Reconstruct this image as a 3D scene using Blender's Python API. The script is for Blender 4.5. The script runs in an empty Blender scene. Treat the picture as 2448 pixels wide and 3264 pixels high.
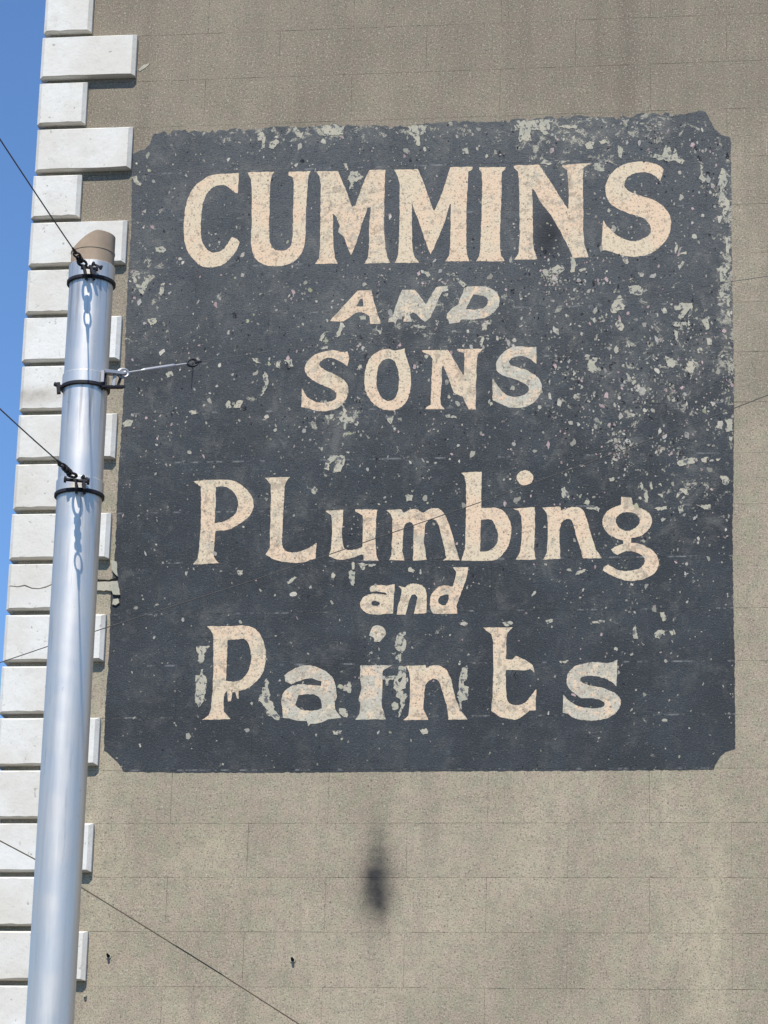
import bpy, bmesh, math, random
from mathutils import Vector, Matrix
from mathutils.geometry import delaunay_2d_cdt

# ---------------------------------------------------------------- camera, sky, sun, exposure
scn = bpy.context.scene
COL = scn.collection
R = math.radians
FPX, CX, CY = 10000.0, 1224.0, 1632.0          # focal length and centre in photograph pixels
YAW, PIT, ROL = 0.1440, 0.3037, 0.0280
DIST, CAMX, ZTOP = 18.378, 1.0182, 10.737      # wall plane is y = 0
COURSE, BLOCK_W = 0.33, 0.9683
CAM = Vector((CAMX, -DIST, ZTOP - 9.1372))

cd = bpy.data.cameras.new('camera')
cam = bpy.data.objects.new('camera', cd)
COL.objects.link(cam)
cd.sensor_fit = 'VERTICAL'
cd.sensor_height = 24.0
cd.lens = FPX / 3264 * 24.0
cd.clip_start, cd.clip_end = 0.1, 5000
cam.location = CAM
cam.rotation_mode = 'QUATERNION'
cam.rotation_quaternion = (Matrix.Rotation(YAW, 4, 'Z') @ Matrix.Rotation(R(90) + PIT, 4, 'X') @ Matrix.Rotation(ROL, 4, 'Z')).to_quaternion()
scn.camera = cam

SUN_AZ, SUN_EL = R(-7), R(54)                 # azimuth from the wall's normal (towards the left), elevation
S = Vector((math.sin(SUN_AZ) * math.cos(SUN_EL), -math.cos(SUN_AZ) * math.cos(SUN_EL), math.sin(SUN_EL)))
world = bpy.data.worlds.new('World')
scn.world = world
world.use_nodes = True
nt = world.node_tree
sky = nt.nodes.new('ShaderNodeTexSky')
sky.sky_type = 'NISHITA'
sky.sun_disc = False
sky.sun_elevation = SUN_EL
sky.sun_rotation = math.atan2(S.x, S.y)
sky.altitude = 0
sky.air_density = 1.0
sky.dust_density = 0.0
sky.ozone_density = 10.0
nt.links.new(sky.outputs[0], nt.nodes['Background'].inputs[0])
nt.nodes['Background'].inputs[1].default_value = 0.15
ld = bpy.data.lights.new('sun', 'SUN')
ld.energy = 5.0
ld.angle = R(0.53)
ld.color = (1.0, 0.945, 0.86)
sun = bpy.data.objects.new('sun', ld)
COL.objects.link(sun)
sun.rotation_mode = 'QUATERNION'
sun.rotation_quaternion = S.to_track_quat('Z', 'Y')
sun.location = (0, -10, 30)
scn.view_settings.view_transform = 'Standard'
scn.view_settings.look = 'None'
scn.view_settings.exposure = 0.13
scn.view_settings.gamma = 1
scn.view_settings.use_curve_mapping = False

random.seed(7)


def ray(px, py):
    """direction of the sight line through a pixel of the photograph"""
    a, b = (px - CX) / FPX, -(py - CY) / FPX
    c, s = math.cos(ROL), math.sin(ROL)
    u, v = c * a - s * b, s * a + c * b
    c, s = math.cos(PIT), math.sin(PIT)
    d = (u, c - s * v, s + c * v)
    c, s = math.cos(YAW), math.sin(YAW)
    return Vector((c * d[0] - s * d[1], s * d[0] + c * d[1], d[2]))


def at(px, py, y=0.0):
    """point where that sight line meets the vertical plane at depth y"""
    d = ray(px, py)
    return CAM + d * ((y - CAM.y) / d.y)


def project(p):
    d = p - CAM
    c, s = math.cos(-YAW), math.sin(-YAW)
    d = Vector((c * d.x - s * d.y, s * d.x + c * d.y, d.z))
    c, s = math.cos(-PIT), math.sin(-PIT)
    d = Vector((d.x, c * d.y - s * d.z, s * d.y + c * d.z))
    a, b = d.x / d.y, d.z / d.y
    c, s = math.cos(-ROL), math.sin(-ROL)
    return CX + FPX * (c * a - s * b), CY - FPX * (s * a + c * b)


# ---------------------------------------------------------------- node helpers
class Mat:
    def __init__(s, name, rough=0.9):
        s.m = bpy.data.materials.new(name)
        s.m.use_nodes = True
        s.t = s.m.node_tree
        s.b = s.t.nodes['Principled BSDF']
        s.b.inputs['Roughness'].default_value = rough
        s.b.inputs['Specular IOR Level'].default_value = 0.3
        s.pos = s.n('ShaderNodeNewGeometry').outputs['Position']

    def n(s, t, **kw):
        nd = s.t.nodes.new(t)
        for k, v in kw.items():
            setattr(nd, k, v)
        return nd

    def put(s, sock, v):
        if isinstance(v, bpy.types.NodeSocket):
            s.t.links.new(v, sock)
        else:
            sock.default_value = v

    def math(s, op, a, b=0.0, c=0.0, clamp=False):
        nd = s.n('ShaderNodeMath', operation=op, use_clamp=clamp)
        for i, v in enumerate((a, b, c)):
            s.put(nd.inputs[i], v)
        return nd.outputs[0]

    def xyz(s):
        return s.n('ShaderNodeSeparateXYZ'), None

    def sep(s):
        nd = s.n('ShaderNodeSeparateXYZ')
        s.t.links.new(s.pos, nd.inputs[0])
        return nd.outputs

    def coords(s, sx, sy, sz, off=(0, 0, 0)):
        nd = s.n('ShaderNodeMapping')
        s.t.links.new(s.pos, nd.inputs[0])
        nd.inputs['Scale'].default_value = (sx, sy, sz)
        nd.inputs['Location'].default_value = off
        return nd.outputs[0]

    def noise(s, scale, detail=2.0, rough=0.55, vec=None, dist=0.0):
        nd = s.n('ShaderNodeTexNoise')
        s.t.links.new(vec if vec is not None else s.pos, nd.inputs['Vector'])
        nd.inputs['Scale'].default_value = scale
        nd.inputs['Detail'].default_value = detail
        nd.inputs['Roughness'].default_value = rough
        nd.inputs['Distortion'].default_value = dist
        return nd.outputs[0]

    def step(s, v, lo, hi, a=0.0, b=1.0):
        nd = s.n('ShaderNodeMapRange', interpolation_type='SMOOTHSTEP')
        s.put(nd.inputs[0], v)
        for i, x in enumerate((lo, hi, a, b)):
            nd.inputs[i + 1].default_value = x
        return nd.outputs[0]

    def mix(s, f, a, b, mode='MIX'):
        nd = s.n('ShaderNodeMix', data_type='RGBA', blend_type=mode)
        s.put(nd.inputs[0], f)
        s.put(nd.inputs[6], a if isinstance(a, bpy.types.NodeSocket) else (*a, 1))
        s.put(nd.inputs[7], b if isinstance(b, bpy.types.NodeSocket) else (*b, 1))
        return nd.outputs[2]

    def blob(s, c, rx, rz, wob=None):
        """soft elliptical mask around a point of the wall"""
        o = s.sep()
        dx = s.math('DIVIDE', s.math('SUBTRACT', o[0], c.x), rx)
        dz = s.math('DIVIDE', s.math('SUBTRACT', o[2], c.z), rz)
        r2 = s.math('ADD', s.math('MULTIPLY', dx, dx), s.math('MULTIPLY', dz, dz))
        if wob is not None:
            r2 = s.math('ADD', r2, wob)
        return s.math('POWER', 2.718, s.math('MULTIPLY', r2, -1.0))

    def bump(s, h, dist, strength=1.0):
        nd = s.n('ShaderNodeBump')
        s.put(nd.inputs['Height'], h)
        nd.inputs['Distance'].default_value = dist
        nd.inputs['Strength'].default_value = strength
        s.t.links.new(nd.outputs[0], s.b.inputs['Normal'])

    def color(s, c):
        s.put(s.b.inputs['Base Color'], c if isinstance(c, bpy.types.NodeSocket) else (*c, 1))
        return s.m


def srgb(r, g, b, k=1.0):
    f = lambda c: (c / 255 / 12.92 if c < 10 else ((c / 255 + 0.055) / 1.055) ** 2.4) * k
    return (f(r), f(g), f(b))


def stucco():
    M = Mat('stucco', 0.95)
    o = M.sep()
    base = M.mix(M.step(M.noise(0.9, 4, 0.6), 0.38, 0.64), srgb(149, 138, 118), srgb(176, 163, 140))
    hue = M.step(M.noise(9.0, 3, 0.65), 0.42, 0.58)
    base = M.mix(0.28, base, M.mix(hue, srgb(144, 147, 121), srgb(168, 148, 132)))
    # pale lime streaks and sooty dirt higher up, uneven
    streak = M.noise(1.0, 4, 0.65, M.coords(2.6, 1, 0.3, (3.1, 0, 0)))
    base = M.mix(M.step(streak, 0.56, 0.72, 0, 0.3), base, srgb(186, 176, 150))
    soot = M.math('ADD', M.step(o[2], ZTOP - 5.0, ZTOP + 0.5), M.math('MULTIPLY', M.math('SUBTRACT', M.noise(1.5, 4, 0.65), 0.5), 1.3))
    base = M.mix(M.step(soot, 0.15, 1.05, 0, 0.60), base, srgb(106, 96, 85))
    base = M.mix(M.math('MULTIPLY', M.step(M.noise(1.0, 5, 0.65, M.coords(2.3, 1, 0.14, (1.7, 0, 4))), 0.46, 0.66, 0, 0.5), M.step(o[2], ZTOP - 3.5, ZTOP)), base, srgb(100, 91, 81))
    for px, py, rx, rz, k in ((2285, 2900, 0.07, 0.9, 0.42), (2235, 3150, 0.10, 0.4, 0.3), (1690, 2700, 0.16, 0.2, 0.25), (690, 2700, 0.2, 0.22, 0.25)):
        base = M.mix(M.math('MULTIPLY', M.blob(at(px, py), rx, rz, M.math('MULTIPLY', M.math('SUBTRACT', M.noise(5.0, 4, 0.7), 0.5), 2.4)), k), base, srgb(192, 180, 152))
    base = M.mix(M.step(M.noise(1.0, 5, 0.68, M.coords(3.2, 1, 0.8)), 0.50, 0.68, 0, 0.34), base, srgb(118, 110, 98))
    # grain: dark pits and pale grit
    g0 = M.noise(16.0, 3, 0.65)
    g1 = M.noise(58.0, 2.0, 0.6)
    g2 = M.noise(110.0, 1.0, 0.5)
    base = M.mix(M.step(g0, 0.56, 0.38, 0, 0.30), base, srgb(126, 119, 104))
    base = M.mix(M.step(g2, 0.46, 0.30, 0, 0.65), base, srgb(94, 88, 76))
    base = M.mix(M.step(g2, 0.58, 0.70, 0, 0.45), base, srgb(196, 189, 170))
    base = M.mix(M.step(g1, 0.40, 0.30, 0, 0.65), base, srgb(80, 73, 62))
    base = M.mix(M.step(g1, 0.62, 0.70, 0, 0.45), base, srgb(200, 193, 176))
    ri = M.n('ShaderNodeObjectInfo').outputs['Random']
    base = M.mix(M.math('MULTIPLY', ri, 0.13), base, srgb(132, 124, 110))
    # two sooty blotches
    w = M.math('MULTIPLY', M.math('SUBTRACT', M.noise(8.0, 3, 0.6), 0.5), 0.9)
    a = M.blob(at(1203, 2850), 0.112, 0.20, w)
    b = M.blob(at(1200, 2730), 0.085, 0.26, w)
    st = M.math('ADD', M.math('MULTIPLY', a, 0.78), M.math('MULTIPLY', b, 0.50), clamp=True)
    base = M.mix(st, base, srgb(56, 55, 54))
    M.bump(M.math('ADD', g1, M.math('MULTIPLY', g2, 0.6)), 0.004, 0.5)
    return M.color(base)


def sign_paint():
    M = Mat('slate_sign_paint', 0.8)
    o = M.sep()
    base = M.mix(M.step(M.noise(1.6, 4, 0.6), 0.38, 0.64), srgb(48, 52, 55), srgb(58, 63, 66))
    fade = M.math('ADD', M.step(o[2], ZTOP - 4.6, ZTOP - 1.0), M.math('MULTIPLY', M.math('SUBTRACT', M.noise(2.2, 4, 0.65), 0.5), 1.3))
    base = M.mix(M.step(fade, 0.2, 1.2, 0, 0.66), base, srgb(90, 93, 94))
    base = M.mix(M.step(M.noise(7.0, 4, 0.65), 0.52, 0.70, 0, 0.28), base, srgb(92, 91, 88))
    base = M.mix(M.step(M.noise(6.0, 4, 0.65, M.coords(1, 1, 1, (9, 4, 2))), 0.54, 0.72, 0, 0.35), base, srgb(70, 80, 82))
    g0 = M.noise(22.0, 3, 0.65)
    g1 = M.noise(62.0, 2.0, 0.6)
    g2 = M.noise(115.0, 1.0, 0.5)
    base = M.mix(M.step(g0, 0.46, 0.34, 0, 0.4), base, srgb(48, 52, 60))
    base = M.mix(M.step(g0, 0.60, 0.72, 0, 0.28), base, srgb(114, 116, 118))
    base = M.mix(M.step(g2, 0.44, 0.30, 0, 0.6), base, srgb(40, 44, 52))
    base = M.mix(M.step(g2, 0.60, 0.74, 0, 0.28), base, srgb(124, 126, 128))
    base = M.mix(M.step(g1, 0.38, 0.30, 0, 0.75), base, srgb(30, 33, 40))
    lift = M.math('MULTIPLY', M.step(o[2], ZTOP - 5.4, ZTOP - 2.5), 0.035)
    base = M.mix(M.step(M.math('ADD', g1, lift), 0.70, 0.75, 0, 0.5), base, srgb(150, 149, 143))
    # ragged loss of paint, worst at the top, on the right and round the small lettering
    bias = None
    for px, py, rx, rz, k in ((2080, 1130, 0.55, 0.55, 0.075), (1900, 410, 0.9, 0.12, 0.125), (1000, 420, 0.9, 0.08, 0.115), (2325, 850, 0.09, 1.1, 0.13), (1380, 1010, 0.6, 0.26, 0.085),
                              (450, 860, 0.16, 0.55, 0.085), (1090, 1340, 0.25, 0.16, 0.10), (2170, 1560, 0.3, 0.16, 0.09), (1300, 2080, 0.3, 0.25, 0.04), (1800, 500, 0.5, 0.12, 0.08), (1090, 1480, 0.1, 0.1, 0.07)):
        t = M.math('MULTIPLY', M.blob(at(px, py), rx, rz), k)
        bias = t if bias is None else M.math('ADD', bias, t)
    sc = M.math('ADD', M.noise(6.5, 7, 0.74, M.coords(1, 1, 0.8, (2, 5, 8)), dist=0.5), M.math('MULTIPLY', bias, 0.9))
    base = M.mix(M.math('MULTIPLY', M.step(sc, 0.50, 0.72, 0, 0.40), M.step(o[2], ZTOP - 5.2, ZTOP - 2.6, 0.35, 1.0)), base, srgb(118, 117, 111))
    fl = M.math('ADD', M.noise(13.0, 7, 0.74, dist=0.5), bias)
    fmask = M.step(fl, 0.635, 0.69, 0, 0.85)
    base = M.mix(fmask, base, M.mix(M.step(g2, 0.4, 0.6), srgb(146, 142, 127), srgb(172, 167, 149)))
    # worn pale arrises along the scored joints
    zz = M.math('FRACT', M.math('DIVIDE', M.math('SUBTRACT', o[2], ZTOP), COURSE))
    edge = M.math('MINIMUM', zz, M.math('SUBTRACT', 1.0, zz))
    worn = M.math('MULTIPLY', M.step(edge, 0.020, 0.008), M.step(M.noise(1.0, 4, 0.7, M.coords(9, 1, 2)), 0.5, 0.64, 0, 0.6))
    base = M.mix(worn, base, srgb(142, 143, 142))
    w = M.math('MULTIPLY', M.math('SUBTRACT', M.noise(9.0, 3, 0.6), 0.5), 1.0)
    base = M.mix(M.math('MULTIPLY', M.blob(at(1748, 748), 0.095, 0.165, w), 0.85), base, srgb(30, 31, 35))
    M.bump(M.math('ADD', g1, g2), 0.005, 0.6)
    return M.color(base)


def letter_paint(name, wear, bare=False):
    M = Mat(name, 0.88)
    cream = M.mix(M.step(M.noise(4.0, 3, 0.6), 0.42, 0.58), srgb(213, 187, 158), srgb(206, 189, 161))
    grey = M.mix(M.step(M.noise(11.0, 3, 0.6), 0.42, 0.58), srgb(158, 142, 122), srgb(174, 165, 146))
    if bare:                                   # mostly weathered back to the pale undercoat
        grey = M.mix(M.step(M.noise(11.0, 3, 0.6), 0.42, 0.58), srgb(166, 162, 147), srgb(178, 176, 162))
    f = M.step(M.noise(14.0, 6, 0.74, dist=0.4), 0.63 - wear, 0.71 - wear, 0, 0.62 + wear)
    base = M.mix(f, cream, grey)
    base = M.mix(M.step(M.noise(17.0, 7, 0.76, M.coords(1, 1, 1, (5, 1, 3)), dist=0.4), 0.70 - wear * 0.5, 0.745 - wear * 0.5, 0, 0.8), base, srgb(92, 92, 92))
    g0 = M.noise(30.0, 3, 0.65)
    g1 = M.noise(75.0, 2.0, 0.6)
    base = M.mix(M.step(g0, 0.54, 0.66, 0, 0.62), base, srgb(142, 128, 110))
    base = M.mix(M.step(g1, 0.43, 0.32, 0, 0.7), base, srgb(116, 106, 94))
    base = M.mix(M.step(g1, 0.60, 0.70, 0, 0.4), base, srgb(230, 214, 194))
    base = M.mix(M.step(M.noise(44.0, 2, 0.6, M.coords(1, 1, 1, (3, 7, 1))), 0.655, 0.69, 0, 0.8), base, srgb(84, 82, 84))
    M.bump(g1, 0.004, 0.5)
    return M.color(base)


def chip_paint():
    M = Mat('bare_primer', 0.9)
    at_ = M.n('ShaderNodeVertexColor')
    at_.layer_name = 'tint'
    g = M.noise(90.0, 2, 0.6)
    return M.color(M.mix(M.step(g, 0.45, 0.65, 0, 0.4), at_.outputs[0], srgb(120, 118, 112)))


def patch_paint(name='bare_render', left=0.0):
    M = Mat(name, 0.92)
    g = M.noise(60.0, 3, 0.65)
    c = M.mix(M.step(M.noise(8.0, 2), 0.4, 0.6), srgb(163, 160, 143), srgb(176, 169, 150))
    c = M.mix(M.step(g, 0.44, 0.32, 0, 0.6), c, srgb(118, 114, 104))
    if left:                                   # flecks of the dark paint still clinging
        c = M.mix(M.step(M.noise(34.0, 3, 0.65), 0.54, 0.58, 0, left), c, srgb(72, 76, 84))
    M.bump(g, 0.003, 0.5)
    return M.color(c)


def quoin_paint():
    M = Mat('white_painted_stone', 0.8)
    c = M.mix(M.step(M.noise(2.4, 4, 0.6), 0.36, 0.66), srgb(207, 203, 193), srgb(219, 218, 212))
    c = M.mix(M.step(M.noise(7.0, 4, 0.65), 0.54, 0.76, 0, 0.35), c, srgb(176, 170, 156))
    ri = M.n('ShaderNodeObjectInfo').outputs['Random']
    c = M.mix(M.math('MULTIPLY', ri, 0.26), c, srgb(190, 182, 166))
    g = M.noise(26.0, 3, 0.6)
    c = M.mix(M.step(g, 0.34, 0.27, 0, 0.6), c, srgb(128, 122, 112))
    c = M.mix(M.step(M.noise(70.0, 2, 0.6), 0.40, 0.28, 0, 0.3), c, srgb(150, 146, 138))
    c = M.mix(M.math('MULTIPLY', M.blob(at(95, 1262, -0.05), 0.19, 0.05, M.math('MULTIPLY', M.math('SUBTRACT', M.noise(14, 3), 0.5), 2.2)), 0.55), c, srgb(140, 130, 114))
    M.bump(M.math('ADD', g, M.math('MULTIPLY', M.noise(9.0, 3), 1.5)), 0.004, 0.5)
    return M.color(c)


def plain(name, c, rough=0.6, metal=0.0, var=0.25, scale=14.0):
    M = Mat(name, rough)
    M.b.inputs['Metallic'].default_value = metal
    M.color(M.mix(M.step(M.noise(scale, 4, 0.65), 0.35, 0.7, 0, var), c, tuple(x * 0.55 for x in c)))
    return M.m


def pole_paint():
    M = Mat('aluminium_paint', 0.46)
    M.b.inputs['Metallic'].default_value = 0.75
    M.b.inputs['Specular IOR Level'].default_value = 0.5
    c = M.mix(M.step(M.noise(1.0, 5, 0.65, M.coords(14, 14, 0.7)), 0.42, 0.68, 0, 0.6), srgb(218, 213, 205), srgb(190, 187, 182))
    c = M.mix(M.step(M.noise(1.0, 4, 0.7, M.coords(30, 30, 2.2)), 0.60, 0.72, 0, 0.35), c, srgb(150, 146, 142))
    c = M.mix(M.step(M.noise(34.0, 3, 0.6), 0.30, 0.25, 0, 0.35), c, srgb(130, 126, 124))
    o = M.sep()
    for px, py, ln in ((291, 912, 0.5), (268, 1248, 0.45), (250, 1588, 0.6), (291, 800, 0.3)):
        zb = at(px, py, -5.0).z
        m = M.math('MULTIPLY', M.math('MULTIPLY', M.step(o[2], zb - ln, zb), M.math('LESS_THAN', o[2], zb)), M.step(M.noise(1.0, 4, 0.7, M.coords(38, 38, 1.6)), 0.48, 0.68, 0, 0.5))
        c = M.mix(m, c, srgb(122, 108, 96))
    M.t.links.new(M.step(M.noise(6.0, 4, 0.6), 0.35, 0.7, 0.42, 0.52), M.b.inputs['Roughness'])
    M.bump(M.noise(1.0, 3, 0.5, M.coords(40, 40, 9)), 0.0016, 0.35)
    return M.color(c)


MT = dict(stucco=stucco(), sign=sign_paint(), l0=letter_paint('cream_letter_paint', 0.075), l1=letter_paint('worn_letter_paint', 0.135),
          l2=letter_paint('bare_letter_paint', 0.21, True), chip=chip_paint(), patch=patch_paint(), flaked=patch_paint('flaked_paint', 0.85), quoin=quoin_paint(), pole=pole_paint(),
          iron=plain('black_iron', srgb(40, 40, 46), 0.6), galv=plain('galvanised_steel', srgb(170, 170, 172), 0.45, 0.5),
          wire=plain('weathered_wire', srgb(98, 98, 96), 0.7, 0.0), cable=plain('black_cable', srgb(112, 101, 84), 0.7),
          cap=plain('bare_pole_end', srgb(166, 147, 126), 0.85, 0, 0.4, 9.0), capdark=plain('pole_cap_shade', srgb(70, 62, 60), 0.8),
          midcable=plain('dull_grey_cable', srgb(80, 79, 76), 0.8), ground=plain('asphalt', srgb(70, 70, 70), 0.9), pave=plain('asphalt_footpath', srgb(84, 82, 80), 0.9), dark=plain('hole', srgb(24, 22, 20), 0.95))


# ---------------------------------------------------------------- object helpers
def link(name, me, mat=None, parent=None, loc=(0, 0, 0)):
    o = bpy.data.objects.new(name, me)
    COL.objects.link(o)
    if mat is not None and me is not None and not me.materials:
        me.materials.append(mat)
    if parent is not None:
        o.parent = parent
    o.location = loc
    return o


def tag(o, label, cat, group=None):
    o['label'] = label
    o['category'] = cat
    if group:
        o['group'] = group
    return o


def thing(name, label, cat, loc, group=None):
    o = bpy.data.objects.new(name, None)
    COL.objects.link(o)
    o.location = loc
    o.empty_display_size = 0.2
    return tag(o, label, cat, group)


def mesh(name, verts, faces, org=(0, 0, 0), smooth=False):
    org = Vector(org)
    me = bpy.data.meshes.new(name)
    me.from_pydata([tuple(Vector(v) - org) for v in verts], [], faces)
    me.update()
    if smooth:
        for p in me.polygons:
            p.use_smooth = True
    return me


def inside(p, lp):
    c = False
    for i in range(len(lp)):
        a, b = lp[i - 1], lp[i]
        if (a[1] > p[1]) != (b[1] > p[1]) and p[0] < (b[0] - a[0]) * (p[1] - a[1]) / (b[1] - a[1]) + a[0]:
            c = not c
    return c


def fill(loops, y):
    """flat faces for closed loops of (x, z); inner loops are holes"""
    vs, es = [], []
    for lp in loops:
        b = len(vs)
        vs += [Vector(p) for p in lp]
        es += [(b + i, b + (i + 1) % len(lp)) for i in range(len(lp))]
    r = delaunay_2d_cdt(vs, es, [], 2, 1e-6)
    V = [(p[0], y, p[1]) for p in r[0]]
    F = []
    for f in r[2]:
        if len(loops) > 1:
            c = (sum(V[i][0] for i in f) / len(f), sum(V[i][2] for i in f) / len(f))
            if any(inside(c, lp) for lp in loops[1:]):
                continue
        a = sum(V[f[i]][0] * V[f[(i + 1) % len(f)]][2] - V[f[(i + 1) % len(f)]][0] * V[f[i]][2] for i in range(len(f)))
        F.append(tuple(f) if a > 0 else tuple(reversed(f)))
    return V, F


class Geo:
    def __init__(s):
        s.v, s.f = [], []

    def add(s, vs, fs):
        b = len(s.v)
        s.v += [Vector(v) for v in vs]
        s.f += [tuple(b + i for i in f) for f in fs]
        return s

    def tube(s, pts, r, n=10, closed=False):
        pts = [Vector(p) for p in pts]
        rs = r if isinstance(r, (list, tuple)) else [r] * len(pts)
        m = len(pts)
        rings = []
        prev = None
        for i, p in enumerate(pts):
            if closed:
                t = (pts[(i + 1) % m] - pts[i - 1]).normalized()
            else:
                t = (pts[min(i + 1, m - 1)] - pts[max(i - 1, 0)]).normalized()
            if prev is None:
                a = t.orthogonal().normalized()
            else:
                a = (prev - t * prev.dot(t)).normalized()
            prev = a
            b = t.cross(a)
            rings.append([p + (a * math.cos(2 * math.pi * k / n) + b * math.sin(2 * math.pi * k / n)) * rs[i] for k in range(n)])
        vs = [v for rg in rings for v in rg]
        fs = []
        for i in range(m if closed else m - 1):
            j = (i + 1) % m
            for k in range(n):
                k2 = (k + 1) % n
                fs.append((i * n + k, i * n + k2, j * n + k2, j * n + k))
        if not closed:
            fs.append(tuple(reversed(range(n))))
            fs.append(tuple(range((m - 1) * n, m * n)))
        return s.add(vs, fs)

    def bar(s, p, q, w, h, up=(0, 0, 1), bev=0.15):
        """bevelled bar from p to q, w wide and h high"""
        p, q = Vector(p), Vector(q)
        t = (q - p).normalized()
        a = t.cross(Vector(up)).normalized()
        b = a.cross(t)
        c = min(w, h) * bev
        prof = [(-w / 2 + c, -h / 2), (w / 2 - c, -h / 2), (w / 2, -h / 2 + c), (w / 2, h / 2 - c), (w / 2 - c, h / 2), (-w / 2 + c, h / 2), (-w / 2, h / 2 - c), (-w / 2, -h / 2 + c)]
        vs = [p + a * x + b * z for x, z in prof] + [q + a * x + b * z for x, z in prof]
        fs = [(i, (i + 1) % 8, 8 + (i + 1) % 8, 8 + i) for i in range(8)] + [tuple(reversed(range(8))), tuple(range(8, 16))]
        return s.add(vs, fs)

    def rings(s, axis0, axis1, prof, n=48):
        """surface of revolution round axis0..axis1; prof lists (distance along, radius)"""
        axis0, axis1 = Vector(axis0), Vector(axis1)
        t = (axis1 - axis0).normalized()
        a = Vector((1, 0, 0))
        a = (a - t * a.dot(t)).normalized()
        b = t.cross(a)
        vs = []
        for d, r in prof:
            for k in range(n):
                g = 2 * math.pi * k / n
                vs.append(axis0 + t * d + (a * math.cos(g) + b * math.sin(g)) * r)
        fs = [(i * n + k, i * n + (k + 1) % n, (i + 1) * n + (k + 1) % n, (i + 1) * n + k) for i in range(len(prof) - 1) for k in range(n)]
        return s.add(vs, fs)

    def obj(s, name, mat, parent=None, smooth=False):
        org = parent.location if parent is not None and parent.type == 'EMPTY' else Vector((0, 0, 0))
        if parent is not None and parent.type != 'EMPTY':
            org = parent.parent.location
        me = mesh(name, s.v, s.f, org, smooth)
        bm = bmesh.new()
        bm.from_mesh(me)
        bmesh.ops.recalc_face_normals(bm, faces=bm.faces)
        bm.to_mesh(me)
        bm.free()
        if smooth:
            for p in me.polygons:
                p.use_smooth = True
            me.set_sharp_from_angle(angle=R(35))
        return link(name, me, mat, parent)


# ---------------------------------------------------------------- ground
g = Geo()
g.add([(-600, -600, 0), (600, -600, 0), (600, 600, 0), (-600, 600, 0)], [(0, 1, 2, 3)])
gr = g.obj('road', MT['ground'])
gr['kind'] = 'structure'
g = Geo()
g.add([(-60, -6.5, 0), (60, -6.5, 0), (60, -6.5, 0.14), (-60, -6.5, 0.14), (-60, 0.4, 0.14), (60, 0.4, 0.14)], [(0, 1, 2, 3), (3, 2, 5, 4)])
pv = g.obj('pavement', MT['pave'])
pv['kind'] = 'structure'

# ---------------------------------------------------------------- building: wall of scored stucco with white quoins
XC = sum(at(x, y, -0.05).x for x, y in ((140, 60), (119, 345), (100, 640), (80, 940), (63, 1250), (41, 1555), (22, 1880), (4, 2200))) / 8
XL = sum(at(x, y, -0.02).x for x, y in ((436, 110), (412, 490), (402, 780), (395, 1100), (375, 1400), (347, 1720), (330, 2050), (312, 2370), (302, 2720), (283, 3050))) / 10
XS = sum(at(x, y, -0.02).x for x, y in ((290, 70), (279, 345), (262, 640))) / 3
print('corner', XC, 'long', XL, 'short', XS)
bld = thing('corner_building', 'tall grey-beige stucco building with white corner quoins carrying the painted sign', 'building', (XC + 0.05, 0.006, 0))
XR = 9.0
TOPZ = ZTOP + 2.64
g = Geo()
x0 = XC + 0.045
g.add([(x0, 0.006, 0), (XR, 0.006, 0), (XR, 9, 0), (x0, 9, 0), (x0, 0.006, TOPZ), (XR, 0.006, TOPZ), (XR, 9, TOPZ), (x0, 9, TOPZ)],
      [(0, 1, 5, 4), (1, 2, 6, 5), (2, 3, 7, 6), (3, 0, 4, 7), (4, 5, 6, 7)])
wall = g.obj('wall', MT['stucco'], bld)


def block_loop(w, rnd, n=12, lo=0.0001, hi=0.0009):
    """outline of one scored block: edges slightly ragged so that the joints come and go"""
    h = COURSE
    out = []

    def jag(m):
        a = [rnd.uniform(lo, hi) for _ in range(m)]
        for i in range(m):
            if rnd.random() < 0.22:
                a[i] = rnd.uniform(hi, hi * 1.9)
        return a
    e = jag(n)
    out += [(i / n * w if i else e[0] , e[i]) for i in range(n)]
    e = jag(5)
    out += [(w - e[i], i / 5 * h if i else e[0]) for i in range(5)]
    e = jag(n)
    out += [(w - i / n * w if i else w - e[0], h - e[i]) for i in range(n)]
    e = jag(5)
    out += [(e[i], h - i / 5 * h if i else h - e[0]) for i in range(5)]
    return out


def block_mesh(w, rnd):
    lp = block_loop(w, rnd)
    n = len(lp)
    c = (w / 2, COURSE / 2)
    vs = [(x, 0.0, z) for x, z in lp] + [(x, 0.008, z) for x, z in lp]
    fs = [tuple(range(n))] + [(i, n + i, n + (i + 1) % n, (i + 1) % n) for i in range(n)]
    return mesh('stucco_block', vs, fs)


rnd = random.Random(3)
variants = [block_mesh(BLOCK_W, rnd) for _ in range(10)]
boff = bld.location
for r in range(-6, 25):
    first = 0.0 if r % 2 else 0.5
    n = -5
    while (n + first) * BLOCK_W < 2.4:
        xa = (n + first) * BLOCK_W
        n += 1
        z = ZTOP - (r + 1) * COURSE
        if xa + BLOCK_W < x0 + 0.05:
            continue
        if xa < x0:
            me = block_mesh(xa + BLOCK_W - x0, rnd)
            xa = x0
        else:
            me = rnd.choice(variants)
        link('stucco_block', me, MT['stucco'], bld, Vector((xa, 0, z)) - boff)


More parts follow.
